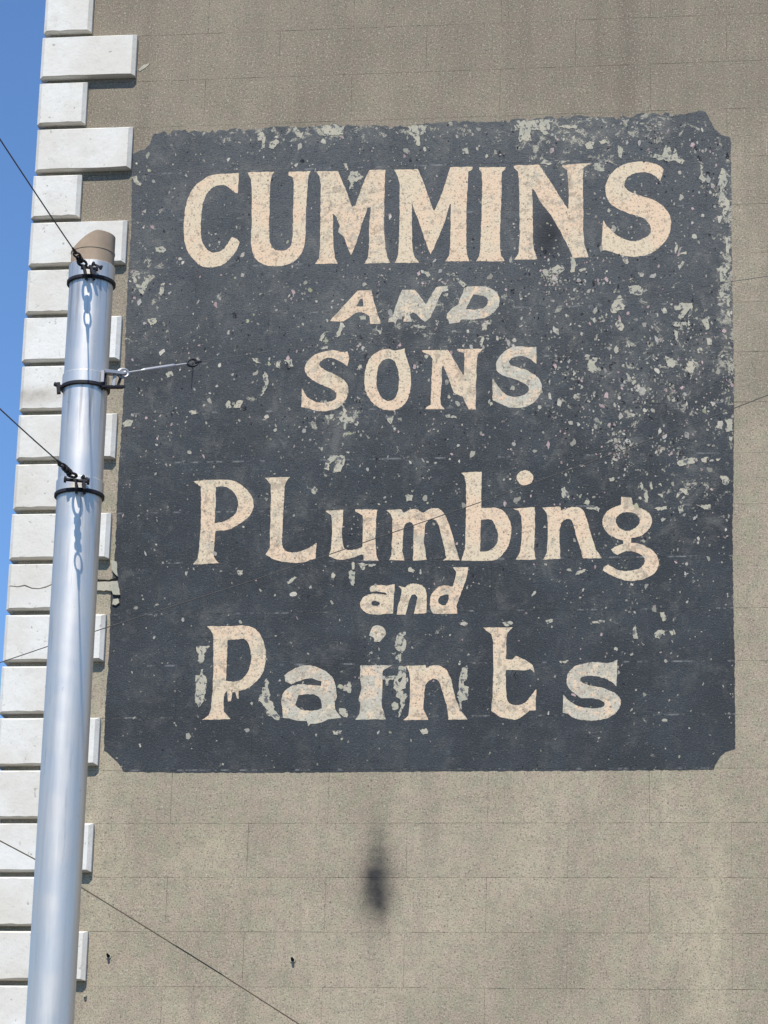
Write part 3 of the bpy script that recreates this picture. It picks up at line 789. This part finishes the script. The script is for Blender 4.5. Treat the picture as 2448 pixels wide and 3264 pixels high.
# bare patches where larger pieces of paint have come away: (tile origin or None, points in tile quarter pixels)
PATCH = [
    ('p', '105,400 150,385 180,400 275,395 230,460 205,500 205,580 150,620 125,600 135,500 105,460'),
    ('p', '150,770 165,700 185,690 190,760 220,770 235,830 225,960 195,1110 130,1185 85,1080 95,940 90,770'),
    ('p', '970,830 1000,810 1030,870 1015,920 1025,960 1055,1020 1035,1080 1090,1130 1095,1200 1165,1290 1160,1340 1130,1350 1060,1290 1000,1280 985,1180 960,1150 930,1110 890,1100 910,1030 945,1010 940,930 975,920'),
    ('a', '960,850 995,850 1000,960 985,1000 940,970 890,965 920,930'),
    ('a', '850,1190 890,1190 960,1220 945,1310 890,1290 840,1240'),
    ('i', '575,280 610,230 690,215 690,250 650,280 695,330 690,430 650,480 590,460 550,400|615,390 650,345 655,370 630,400'),
    ('i', '560,545 600,490 640,490 640,580 620,615 600,580 560,570'),
    ('i', '605,650 700,650 700,820 690,930 640,960 700,1010 720,1030 680,1080 680,1160 650,1190 640,1260 600,1310 600,1240 630,1170 625,1080 560,1040 580,980 540,930 545,820 480,830 460,900 440,900 430,790 590,770|590,830 650,780 640,830 620,860'),
    ('i', '510,1130 560,1105 600,1130 595,1200 530,1210'),
    ('i', '1410,680 1480,640 1475,830 1430,850 1440,900 1495,920 1480,1080 1410,1100 1400,1230 1380,1230 1380,1100 1350,1050 1370,950 1375,840'),
    ('u', '545,1270 610,1250 690,1270 660,1300 640,1350 600,1350 590,1300'),
    ('u', '445,1380 480,1345 525,1370 530,1450 510,1550 480,1545 455,1470'),
    ('u', '490,1240 520,1245 515,1340 495,1340'),
    ('u', '1165,400 1210,380 1265,400 1250,465 1190,470'),
    ('u', '215,1470 220,1400 250,1370 275,1400 250,1480'),
    ('u', '700,1270 790,1270 780,1300 700,1300'),
    ('u', '1200,1320 1240,1310 1285,1350 1270,1375 1200,1365'),
    ('P', '620,1360 700,1345 695,1400 660,1430 630,1410'),
    ('P', '1265,1500 1350,1430 1380,1440 1320,1510 1275,1525'),
    ('g', '275,310 310,280 350,340 380,390 370,425 290,430'),
    ('g', '560,500 600,430 640,470 620,530'),
    ('g', '600,550 730,540 770,560 755,610 700,580 600,565'),
    ('g', '1430,560 1620,530 1630,575 1530,590'),
    ('g', '455,1420 470,1370 590,1330 610,1350 520,1390'),
    ('g', '1330,370 1355,350 1390,420 1375,490 1345,480'),
    ('g', '1270,250 1300,225 1325,300 1300,330'),
    ('g', '890,190 960,160 950,205 910,215'),
    ('g', '500,30 520,0 570,0 550,35'),
    ('N', '1175,160 1305,150 1310,265 1230,270 1180,230'),
    ('N', '870,1350 920,1360 945,1420 930,1500 925,1550 870,1545 890,1450'),
    ('N', '520,1570 620,1530 650,1490 710,1450 740,1480 790,1490 800,1520 740,1550 720,1610 690,1560 600,1560'),
    ('N', '980,1520 1070,1490 1085,1510 1000,1545'),
    ('N', '485,170 540,110 640,165 600,180'),
    ('N', '700,180 750,120 870,130 800,150'),
    ('S', '565,1330 620,1340 660,1420 640,1450 600,1440'),
    ('S', '1240,1310 1235,1270 1255,1220 1245,1160 1275,1180 1275,1250 1260,1310'),
    ('S', '1310,1300 1390,1280 1395,1320 1310,1325'),
    ('S', '1280,1480 1340,1410 1370,1420 1300,1525'),
    ('A', '105,860 150,760 200,690 215,700 190,800 180,850'),
    ('A', '630,760 680,765 710,720 705,800 680,830 660,780'),
    ('A', '1090,700 1150,710 1270,715 1250,755 1150,750'),
    ('A', '420,590 510,590 500,630 440,650'),
    ('A', '1240,30 1310,20 1325,80 1290,95'),
    ('A', '1390,640 1430,640 1420,710 1390,690'),
    ('D', '490,120 520,105 630,190 600,225 570,215'),
    ('D', '820,660 940,640 950,690 890,700 880,770 820,775'),
    ('D', '795,930 815,870 845,850 850,900 820,1000'),
    ('D', '1300,310 1330,310 1340,370 1310,390'),
    ('D', '1350,340 1430,290 1440,320 1380,350'),
    ('D', '1290,710 1350,650 1340,710 1300,735'),
    ('O', '380,1210 500,1200 490,1250 410,1270'),
    ('O', '590,1080 620,1080 650,1160 670,1240 745,1235 745,1300 690,1310 660,1320 645,1400 630,1390 610,1320 540,1240 600,1230 620,1180'),
    ('O', '1150,1220 1260,1220 1240,1300 1220,1330 1170,1270'),
    ('O', '310,260 340,190 385,150 390,180 340,280'),
    ('O', '800,590 850,570 865,630 830,645'),
    ('O', '310,370 330,335 420,335 420,370'),
    ('n', '320,1205 460,1225 470,1255 330,1240'),
    ('n', '865,1050 880,1010 920,1070 890,1100'),
    (None, '1648,384 1768,381 1752,397 1751,428 1736,430 1722,414 1692,415 1690,428 1695,448 1653,451 1656,410 1646,402'),
    (None, '1779,404 1800,398 1842,399 1838,410 1800,408'),
    (None, '1863,460 1880,450 1894,452 1890,474 1870,476'), (None, '1907,452 1930,443 1938,455 1920,460'),
    (None, '1970,465 1984,468 1986,490 1980,505 1972,500'),
    (None, '2080,504 2088,489 2111,497 2121,463 2137,471 2142,497 2152,471 2160,497 2183,512 2172,525 2152,510 2131,515 2111,507 2101,512 2091,504'),
    (None, '2233,520 2241,520 2239,560 2252,568 2246,580 2226,568 2233,560'),
    (None, '2300,535 2315,540 2313,566 2323,578 2313,591 2300,607 2313,627 2326,642 2323,668 2308,693 2300,678 2313,658 2292,660 2290,627 2297,607 2290,566'),
    (None, '2313,755 2328,756 2327,790 2322,812 2315,800'),
    (None, '2283,858 2296,850 2310,842 2328,852 2314,868 2312,895 2296,898 2294,868'),
    (None, '2290,925 2300,922 2310,935 2325,942 2318,952 2298,950'),
    (None, '2316,955 2326,956 2326,975 2318,978'), (None, '2314,985 2326,990 2330,1010 2318,1004'),
    (None, '2001,912 2035,908 2050,920 2045,944 2010,936'),
    (None, '1945,985 1960,955 1975,940 1993,960 1990,985 1970,990 1960,1000 1948,998'),
    (None, '2139,967 2160,975 2165,965 2208,965 2205,1000 2190,1015 2200,985 2182,1005 2170,1020 2160,1012 2175,985 2155,990'),
    (None, '2140,1025 2190,1028 2185,1038 2150,1042'), (None, '2148,1052 2160,1058 2162,1095 2154,1085'),
    (None, '2119,1133 2135,1140 2158,1150 2150,1170 2130,1174'), (None, '2190,1160 2204,1135 2212,1150 2226,1158 2212,1180 2204,1204 2196,1190 2185,1172'),
    (None, '1871,1160 1890,1138 1907,1142 1895,1160 1908,1178 1890,1188 1872,1180'), (None, '1957,1112 1970,1095 1972,1120 1962,1128'),
    (None, '1960,1030 1975,1015 1990,1040 1980,1056 1965,1045'), (None, '2236,1020 2258,1015 2262,1045 2250,1052'),
    (None, '2252,1078 2266,1074 2268,1098 2255,1100'), (None, '2222,1115 2238,1108 2240,1126 2226,1126'),
    (None, '420,880 432,882 440,905 450,912 460,885 475,876 474,900 455,941 440,925 430,905'),
    (None, '506,935 512,905 525,900 522,935 515,942'), (None, '496,790 520,784 530,798 520,806 498,802'),
    (None, '470,1018 498,1013 500,1028 480,1038'), (None, '390,1350 405,1336 429,1340 415,1358 395,1363'),
    (None, '598,1310 625,1305 631,1318 610,1322'), (None, '718,1290 730,1275 738,1300 722,1302'), (None, '742,1298 760,1275 776,1278 765,1300'),
    (None, '528,1188 548,1182 552,1200 532,1204'), (None, '420,566 436,559 440,575 452,580 448,592 430,585'),
    (None, '830,1262 838,1235 846,1225 836,1200 842,1186 852,1190 857,1220 848,1240 836,1263'), (None, '803,1142 820,1140 832,1158 815,1158'),
    (None, '881,1155 895,1148 893,1174 880,1172'), (None, '905,1148 930,1145 934,1170 922,1172 918,1155'),
    (None, '1032,1495 1040,1470 1055,1452 1100,1452 1098,1480 1085,1502 1060,1506 1066,1485 1080,1475 1070,1462 1050,1480 1048,1500'),
    (None, '993,1560 1003,1550 1011,1560 1006,1576 995,1574'),
    (None, '2158,1475 2172,1462 2225,1460 2218,1474 2165,1487'), (None, '2235,1462 2256,1456 2252,1474 2238,1472'), (None, '2281,1462 2298,1459 2292,1471 2284,1470'),
    (None, '2296,1518 2310,1515 2328,1530 2316,1548 2304,1540'), (None, '2152,1592 2158,1572 2170,1558 2190,1556 2194,1578 2185,1578 2176,1568 2164,1582'),
    (None, '2217,1610 2265,1608 2266,1626 2250,1624'), (None, '2162,1612 2186,1609 2176,1620 2180,1634 2166,1636'),
    (None, '2308,1335 2320,1336 2335,1325 2334,1372 2314,1378 2318,1350'), (None, '2322,1390 2336,1392 2330,1410 2324,1402'), (None, '2250,1420 2268,1412 2262,1424'),
    (None, '2103,1952 2118,1950 2124,1975 2112,1982'), (None, '2085,2018 2100,2008 2128,2010 2110,2022 2102,2036 2090,2032'), (None, '2134,2010 2146,2006 2154,2022 2142,2026'), (None, '2018,2000 2026,1992 2030,2020 2034,2036 2018,2034 2016,2020'),
    (None, '1030,400 1060,396 1096,402 1094,428 1030,434 1024,412'), (None, '820,428 835,418 848,440 842,470 832,476 836,450 824,448'), (None, '935,410 945,404 960,425 968,420 960,440 945,436'),
    (None, '1302,402 1340,398 1362,400 1350,428 1336,432 1340,465 1328,462 1320,440 1306,426'), (None, '1470,472 1490,468 1494,490 1476,492'),
    (None, '860,455 880,440 890,452 872,475 858,470'),
    (None, '1158,566 1140,545 1118,548 1108,572 1124,580 1128,600 1112,604 1118,590'),
    ('M', '600,290 690,300 660,330 665,390 640,395 630,340'), ('M', '540,90 580,80 600,170 570,190'),
    (None, '2068,1540 2076,1534 2082,1560 2074,1566'), (None, '2098,1545 2106,1540 2110,1552'), (None, '2096,1575 2114,1572 2112,1586'), (None, '1940,1526 1958,1520 1960,1532 1945,1535'),
    (None, '1600,1985 1630,1980 1636,1990 1612,1996'), (None, '1886,1980 1930,1976 1926,1986 1890,1988'), (None, '1738,1978 1762,1974 1760,1984 1744,1990'), (None, '1782,2108 1812,2104 1806,2112 1790,2114'),
    (None, '1060,2330 1090,2328 1086,2340 1064,2342') , (None, '1336,2325 1362,2322 1364,2338 1344,2340'), (None, '1492,1985 1480,1982 1458,1984 1466,1992 1484,1996'),
]
for ip, (org, txt) in enumerate(PATCH):
    yp = -0.0020 - 0.000006 * ip
    loops = []
    for part in txt.split('|'):
        lp = [Vector((p[0], p[1])) for p in parse(part, T[org] if org else None)]
        loops.append(wallxz(ragged(lp, 4.5, 1.9, rnd), yp))
    v, f = fill(loops, yp)
    if f:
        Geo().add(v, f).obj('bare_patch', MT['flaked'], sign)

# the many small chips, too many and too small to pick apart
GX = [400, 800, 1200, 1600, 2000, 2340]
GY = [400, 700, 950, 1200, 1450, 1700, 2000, 2460]
DEN = [[.6, .9, 1, 1.2, 1.6, 1.3], [.8, .5, .5, .6, .9, 1.2], [1, .8, 1, 1.3, 1.6, 1.4], [.8, .9, 1.1, 1.2, 2, 1.9], [.5, .5, .9, .8, 1.2, 1.3], [.4, .4, .6, .6, 1.2, .9], [.25, .35, .4, .3, .6, .4], [.12, .18, .22, .22, .28, .22]]


def dens(x, y):
    i = max(0, min(4, sum(x > a for a in GX[1:-1])))
    j = max(0, min(6, sum(y > a for a in GY[1:-1])))
    u = min(1, max(0, (x - GX[i]) / (GX[i + 1] - GX[i])))
    v = min(1, max(0, (y - GY[j]) / (GY[j + 1] - GY[j])))
    return (DEN[j][i] * (1 - u) + DEN[j][i + 1] * u) * (1 - v) + (DEN[j + 1][i] * (1 - u) + DEN[j + 1][i + 1] * u) * v


rnd = random.Random(21)
centres = []
CV, CF, CC = [], [], []
PALE = [srgb(178, 174, 158), srgb(186, 181, 164), srgb(166, 163, 148), srgb(196, 189, 174), srgb(176, 173, 164)]
tries = 0
while len(CF) < 3900 and tries < 60000:
    tries += 1
    if centres and rnd.random() < 0.35:      # chips gather in clusters
        c = rnd.choice(centres)
        x, y = c[0] + rnd.gauss(0, 16), c[1] + rnd.gauss(0, 20)
    else:
        x, y = rnd.uniform(340, 2340), rnd.uniform(385, 2455)
    if rnd.random() > dens(x, y) / 2.2:
        continue
    q = at(x, y, YF)
    if not inside((q.x, q.z), poly) or any(inside((q.x, q.z), lp) for lp in letter_loops):
        continue
    centres.append((x, y))
    s = 1.5 + 1.0 * rnd.paretovariate(2.0)
    s = min(s, 8.5)
    asp = rnd.uniform(0.6, 1.9)
    rot = rnd.gauss(0, 0.5)
    n = rnd.randint(5, 8)
    lp = []
    for k in range(n):
        a = 2 * math.pi * k / n
        rr = s * rnd.uniform(0.45, 1.25)
        dx, dy = rr * math.cos(a), rr * math.sin(a) * asp
        lp.append((x + dx * math.cos(rot) - dy * math.sin(rot), y + dx * math.sin(rot) + dy * math.cos(rot)))
    if not all(inside((w.x, w.z), poly) for w in (at(p[0], p[1], YF) for p in lp)):
        continue
    b = len(CV)
    off = -0.0016 - 0.0003 * rnd.random()
    CV += [tuple(at(p[0], p[1], off)) for p in lp]
    f = tuple(range(b, b + n))
    CF.append(f)
    t = rnd.random()
    c = rnd.choice(PALE) if t < 0.70 else srgb(192, 166, 164) if t < 0.80 else srgb(170, 172, 140) if t < 0.84 else srgb(30, 32, 40)
    if t < 0.84:
        k = rnd.uniform(0.3, 0.75) if s < 3.6 else rnd.uniform(0.55, 0.95)
        c = tuple(a * k for a in c)
    CC.append(c)
me = mesh('paint_chips', CV, CF, so)
ca = me.color_attributes.new('tint', 'FLOAT_COLOR', 'CORNER')
for p in me.polygons:
    for li in p.loop_indices:
        ca.data[li].color = (*CC[p.index], 1)
bm = bmesh.new(); bm.from_mesh(me)
for f in bm.faces:
    if f.normal.y > 0:
        f.normal_flip()
bm.to_mesh(me); bm.free()
ch = link('paint_chips', me, MT['chip'], sign)
ch['kind'] = 'stuff'

# ---------------------------------------------------------------- broken render beside the quoins, fixing holes
def slab(name, txt, mat, parent, y0, y1, rndm):
    lp = ragged([Vector((p[0], p[1])) for p in parse(txt)], 8, 1.0, rndm)
    xz = wallxz(lp, y0)
    v, f = fill([xz], y0)
    n = len(v)
    V = list(v) + [(p[0], y1, p[2]) for p in v]
    F = list(f)
    m = len(xz)
    F += [(i, (i + 1) % m, n + (i + 1) % m, n + i) for i in range(m)]
    return Geo().add(V, F).obj(name, mat, parent)


rnd = random.Random(4)
slab('render_patch', '352,1786 372,1790 375,1838 364,1828 356,1815', MT['patch'], bld, -0.012, 0.002, rnd)
slab('render_patch', '308,1856 374,1852 380,1880 382,1896 360,1894 356,1884 340,1882 308,1882', MT['patch'], bld, -0.016, 0.002, rnd)
slab('render_patch', '360,1910 376,1908 380,1920 368,1930 358,1926', MT['patch'], bld, -0.012, 0.002, rnd)
slab('render_crack', '308,1845 345,1848 374,1840 377,1846 362,1853 330,1852 308,1851', MT['dark'], bld, -0.004, 0.002, rnd)
slab('render_chip', '440,222 456,208 478,202 470,210 452,222 446,228', MT['patch'], bld, -0.003, 0.002, rnd)
for px, py in ((346, 3048), (933, 3060)):
    c = at(px, py)
    g = Geo()
    g.rings((c.x, -0.006, c.z), (c.x, 0.03, c.z), [(0, 0.011), (0.0, 0.017), (0.012, 0.018)], 14)
    g.obj('fixing_collar', MT['patch'], bld)
    g = Geo()
    g.tube([(c.x, 0.004, c.z), (c.x, -0.030, c.z + 0.004), (c.x, -0.034, c.z + 0.010)], [0.009, 0.008, 0.006], 8)
    g.obj('fixing_bolt', MT['dark'], bld)
c = at(272, 3175)
g = Geo()
g.tube([(c.x, 0.004, c.z), (c.x, -0.02, c.z)], [0.010, 0.008], 8)
g.obj('fixing_bolt', MT['patch'], bld)

# ---------------------------------------------------------------- the pole
PY = -5.0
pt, pb = at(291, 905, PY), at(160, 3240, PY)
ax = (pt - pb).normalized()
base = pb + ax * ((0.14 - pb.z) / ax.z)


def on_axis(py):
    """point of the pole axis seen at photograph row py"""
    lo, hi = 0.0, 20.0
    for _ in range(50):
        m = (lo + hi) / 2
        if project(base + ax * m)[1] > py:
            lo = m
        else:
            hi = m
    return lo


def rad(w, py):
    p = base + ax * on_axis(py)
    return w / 2 / FPX * (p - CAM).length * 0.985


pole = thing('tram_pole', 'tall silver painted steel pole with black clamp bands beside the white quoins', 'pole', base)
h_top = on_axis(853)
h_end = on_axis(757)
r_lo, r_hi = rad(154, 3240), rad(141, 1000)
hl = on_axis(3240)
r_base = r_lo + (r_lo - r_hi) / (h_top - hl) * hl
top = base + ax * 20
g = Geo()
nseg = 24
g.rings(base, top, [(h_top * i / nseg, r_base + (r_hi - r_base) * i / nseg) for i in range(nseg + 1)] + [(h_top, r_hi - 0.012)], 64)
g.obj('shaft', MT['pole'], pole, True)
# bare end above the paint, cut on a slant, with a thin seam
fdir = Vector((CAM.x - base.x, CAM.y - base.y, 0)).normalized()
ldir = Vector((0, 0, 1)).cross(fdir).normalized()       # towards the picture's right
if project(base + ax * h_top + ldir)[0] < project(base + ax * h_top)[0]:
    ldir = -ldir
n = 64
r_c = rad(139, 838)
V = []
dpx = h_end - h_top
for lv in range(6):
    for k in range(n):
        a = 2 * math.pi * k / n
        d = ldir * math.cos(a) + fdir * math.sin(a)
        q = math.cos(a)
        hh = dpx * (1.0 - 0.46 * max(0.0, -q + 0.15) ** 1.3)
        t = (-0.06, 0.0, 0.5, 1.0, 1.0, 0.3)[lv]
        rr = (r_c, r_c, r_c, r_c, r_c - 0.008, r_c - 0.008)[lv]
        V.append(base + ax * (h_top + hh * t) + d * rr)
F = [(i * n + k, i * n + (k + 1) % n, (i + 1) * n + (k + 1) % n, (i + 1) * n + k) for i in range(5) for k in range(n)]
F.append(tuple(range(5 * n, 6 * n)))
ce = Geo().add(V, F).obj('bare_end', MT['cap'], pole, True)
g = Geo()
g.rings(base, top, [(h_top + dpx * 0.42, r_c), (h_top + dpx * 0.42, r_c + 0.0022), (h_top + dpx * 0.47, r_c + 0.0022), (h_top + dpx * 0.47, r_c)], 64)
g.obj('seam', MT['cap'], ce, True)


def band(row, sleeve_rows, name='clamp_band'):
    """black strap at picture row, with a slightly wider painted sleeve above it"""
    h = on_axis(row)
    r = r_base + (r_hi - r_base) * h / h_top
    ha, hb = on_axis(sleeve_rows[1]), on_axis(sleeve_rows[0])
    e = 0.006
    g = Geo()
    g.rings(base, top, [(ha, r), (ha, r + e), (hb - 0.004, r + e), (hb, r + e - 0.004), (hb, r)], 64)
    g.obj('sleeve', MT['pole'], pole, True)
    g = Geo()
    t = 0.0085
    g.rings(base, top, [(h - t, r), (h - t, r + e + 0.004), (h - t + 0.002, r + e + 0.006), (h + t - 0.002, r + e + 0.006), (h + t, r + e + 0.004), (h + t, r)], 64)
    return h, r + e + 0.006, g.obj(name, MT['iron'], pole, True)


h1, R1, b1 = band(906, (852, 910))
h2, R2, b2 = band(1242, (1200, 1246))
h3, R3, b3 = band(1583, (1537, 1587))


def hp(h, side, front, up=0.0):
    return base + ax * (h + up) + ldir * side + fdir * front


def lug(b, h, R_, side, tilt=0.0, hgt=0.062, proj=0.045, w=0.012, drop=0.35):
    """flat iron lug of a clamp standing out from the pole's front, with its bolt"""
    fr = math.sqrt(max(0, R_ ** 2 - side ** 2)) - 0.004
    g = Geo()
    pts = [(0, -hgt * drop), (proj * 0.7, -hgt * drop), (proj, -hgt * drop + 0.012), (proj, hgt * 0.55), (proj * 0.75, hgt * (1 - drop)), (proj * 0.2, hgt * (1 - drop)), (0, hgt * 0.3)]
    vs = []
    for s in (-w / 2, w / 2):
        for f_, u in pts:
            vs.append(hp(h, side + s + tilt * u, fr + f_, u))
    m = len(pts)
    fs = [tuple(range(m)), tuple(range(2 * m - 1, m - 1, -1))] + [(i, (i + 1) % m, m + (i + 1) % m, m + i) for i in range(m)]
    g.add(vs, fs)
    g.obj('lug', MT['iron'], b)
    return fr + proj


def bolt(b, p, q, r=0.007):
    p, q = Vector(p), Vector(q)
    t = (q - p).normalized()
    g = Geo()
    g.tube([p, q], r, 10)
    g.tube([p - t * 0.002, p + t * 0.009], r * 1.9, 6)
    g.tube([q - t * 0.009, q + t * 0.002], r * 1.9, 6)
    g.obj('bolt', MT['iron'], b)


# top clamp: two lugs, bolts; the same lower down; the middle one faces right
f1 = lug(b1, h1, R1, -0.030, -0.25)
f1b = lug(b1, h1, R1, 0.004, -0.35)
bolt(b1, hp(h1, -0.050, f1 - 0.014, 0.030), hp(h1, 0.026, f1 - 0.014, 0.026))
bolt(b1, hp(h1, 0.000, R1 + 0.016, 0.052), hp(h1, 0.044, R1 + 0.016, 0.034), 0.006)
f3 = lug(b3, h3, R3, -0.016, -0.1)
f3b = lug(b3, h3, R3, 0.020, -0.1)
bolt(b3, hp(h3, -0.072, f3 - 0.020, 0.036), hp(h3, 0.040, f3 - 0.016, 0.030), 0.008)
bolt(b3, hp(h3, 0.008, R3 + 0.016, 0.055), hp(h3, 0.030, R3 + 0.016, 0.040), 0.006)
# ears of the middle clamp
g = Geo()
g.bar(hp(h2, -R2 + 0.006, 0.01, 0.0), hp(h2, -R2 - 0.030, 0.01, 0.016), 0.03, 0.012)
g.bar(hp(h2, -R2 - 0.006, 0.01, -0.03), hp(h2, -R2 - 0.012, 0.01, 0.02), 0.03, 0.018)
g.obj('ear', MT['iron'], b2)
g = Geo()
g.bar(hp(h2, R2 * 0.62, R2 * 0.72, -0.012), hp(h2, R2 + 0.06, R2 * 0.30, 0.012), 0.03, 0.012)
g.bar(hp(h2, R2 * 0.80, R2 * 0.62, -0.02), hp(h2, R2 * 0.76, R2 * 0.62, 0.055), 0.02, 0.012)
g.bar(hp(h2, R2 + 0.03, R2 * 0.4, 0.0), hp(h2, R2 + 0.045, R2 * 0.4, 0.055), 0.02, 0.012)
g.obj('ear', MT['iron'], b2)
g = Geo()
g.bar(hp(h2, R2 * 0.70, R2 * 0.74, 0.062), hp(h2, R2 + 0.05, R2 * 0.45, 0.070), 0.04, 0.018)
g.bar(hp(h2, R2 * 0.66, R2 * 0.80, 0.010), hp(h2, R2 * 0.66, R2 * 0.80, 0.066), 0.010, 0.016)
g.bar(hp(h2, R2 + 0.012, R2 * 0.60, 0.004), hp(h2, R2 + 0.018, R2 * 0.60, 0.066), 0.010, 0.016)
g.obj('bracket', MT['galv'], b2)


# ---------------------------------------------------------------- wires
def solve_end(A, az, px, py):
    """point on the sight line (px, py) lying from A in the horizontal direction az"""
    d = ray(px, py)
    u = Vector((math.sin(az), -math.cos(az)))
    # A.xy + r u = CAM.xy + t d.xy
    det = u.x * (-d.y) + d.x * u.y
    bx, by = CAM.x - A.x, CAM.y - A.y
    t = (u.x * by - u.y * bx) / (u.y * d.x - u.x * d.y)
    return CAM + d * t


def sag(a, b, s, n=24):
    return [a.lerp(b, i / n) - Vector((0, 0, 4 * s * (i / n) * (1 - i / n))) for i in range(n + 1)]


def link_ring(g, c, t, L, w, r, side):
    """oval chain link centred at c, long axis t"""
    side = (side - t * side.dot(t)).normalized()
    pts = []
    for k in range(20):
        a = 2 * math.pi * k / 20
        pts.append(c + t * (L / 2) * math.cos(a) + side * (w / 2) * math.sin(a))
    g.tube(pts, r, 6, True)


def stay(name, label, A, px, py, az, body, r=0.0031):
    E = solve_end(A, az, px, py)
    t = (E - A).normalized()
    w = thing(name, label, 'wire', A, 'stay wires running left from the pole')
    up = Vector((0, 0, 1))
    sd = t.cross(up).normalized()
    g = Geo()
    link_ring(g, A + t * 0.030, t, 0.075, 0.038, 0.0065, sd)
    g.obj('shackle', MT['iron'], w, True)
    g = Geo()
    g.tube([A + t * 0.062, A + t * 0.075, A + t * 0.10, A + t * (body - 0.05), A + t * (body - 0.02), A + t * body], [0.005, 0.010, 0.012, 0.012, 0.009, 0.005], 10)
    for q in range(3):
        c = A + t * (0.085 + (body - 0.11) * q / 2)
        g.tube([c - t * 0.008, c + t * 0.007], 0.016, 10)
    g.obj('insulator', MT['iron'], w, True)
    g = Geo()
    link_ring(g, A + t * (body + 0.026), t, 0.06, 0.030, 0.0045, sd)
    g.tube([A + t * (body + 0.05), A + t * (body + 0.11)], [0.009, 0.005], 8)
    g.obj('thimble', MT['iron'], w, True)
    g = Geo()
    far = A + (E - A) * 2.6
    g.tube(sag(A + t * (body + 0.10), far, 0.02), r, 8)
    g.obj('strand', MT['wire'], w, True)
    return w


A1 = hp(h1, -0.040, f1 - 0.004, 0.034)
A3 = hp(h3, -0.030, f3 - 0.004, 0.046)
stay('stay_wire', 'thin stay wire rising to the left from the pole\'s top clamp', A1, 0, 430, SUN_AZ + R(6), 0.10)
stay('stay_wire', 'stay wire with dark insulator at the pole\'s lowest clamp band', A3, 0, 1290, SUN_AZ + R(6), 0.19)

# span wire to the right with its turnbuckle
A2 = hp(h2, R2 + 0.03, R2 * 0.5, 0.066)
px2, py2 = project(A2)
E2 = at(2448, 880, -3.4)
t2 = (E2 - A2).normalized()
w = thing('span_wire', 'span wire with pale turnbuckle running right from the pole across the sign', 'wire', A2)


def along(px):
    lo, hi = 0.0, (E2 - A2).length
    for _ in range(40):
        m = (lo + hi) / 2
        if project(A2 + t2 * m)[0] < px:
            lo = m
        else:
            hi = m
    return A2 + t2 * lo


g = Geo()
g.tube([along(px2 + 4), along(400), along(404)], [0.010, 0.012, 0.006], 8)
link_ring(g, along(392), t2, 0.05, 0.04, 0.007, Vector((0, 0, 1)))
g.obj('shackle', MT['galv'], w, True)
g = Geo()
g.tube([along(404), along(458)], 0.0048, 8)
g.tube([along(556), along(600)], 0.0042, 8)
g.obj('rod', MT['galv'], w, True)
g = Geo()
g.tube([along(450), along(456), along(462), along(550), along(556), along(560)], [0.005, 0.008, 0.009, 0.009, 0.0075, 0.005], 10)
g.obj('turnbuckle_body', MT['galv'], w, True)
g = Geo()
link_ring(g, along(613), t2, 0.05, 0.034, 0.006, Vector((0, 0, 1)))
g.tube([along(622), along(642)], [0.009, 0.005], 8)
g.obj('eye', MT['iron'], w, True)
g = Geo()
p = along(615)
g.tube([p, p + Vector((0.001, 0, -0.05)), p + Vector((-0.002, 0, -0.13))], [0.0035, 0.003, 0.0015], 6)
g.obj('loose_end', MT['iron'], w, True)
g = Geo()
g.tube(sag(along(620), A2 + (E2 - A2) * 1.9, 0.0), 0.0017, 8)
g.obj('strand', MT['wire'], w, True)

# two cables behind the pole
pts = [at(x, y, -4.2 + 1.6 * (x + 300) / 3000) for x, y in ((-400, 2236), (0, 2112), (150, 2061), (400, 1981), (800, 1852), (1080, 1757), (1530, 1601), (1860, 1481), (2330, 1305), (2448, 1259), (2900, 1078))]
g = Geo()
g.tube(pts, 0.0024, 8)
o = g.obj('overhead_cable', MT['midcable'], None, True)
tag(o, 'long thin cable rising rightwards across the middle of the sign', 'cable')
pts = [at(x, y, -3.6 + 1.0 * (x + 300) / 1500) for x, y in ((-400, 2490), (0, 2680), (110, 2738), (265, 2832), (450, 2946), (700, 3102), (950, 3262), (1300, 3490))]
g = Geo()
g.tube(pts, 0.0034, 8)
o = g.obj('overhead_cable', MT['cable'], None, True)
tag(o, 'dark cable sloping down to the right below the sign, passing behind the pole', 'cable')
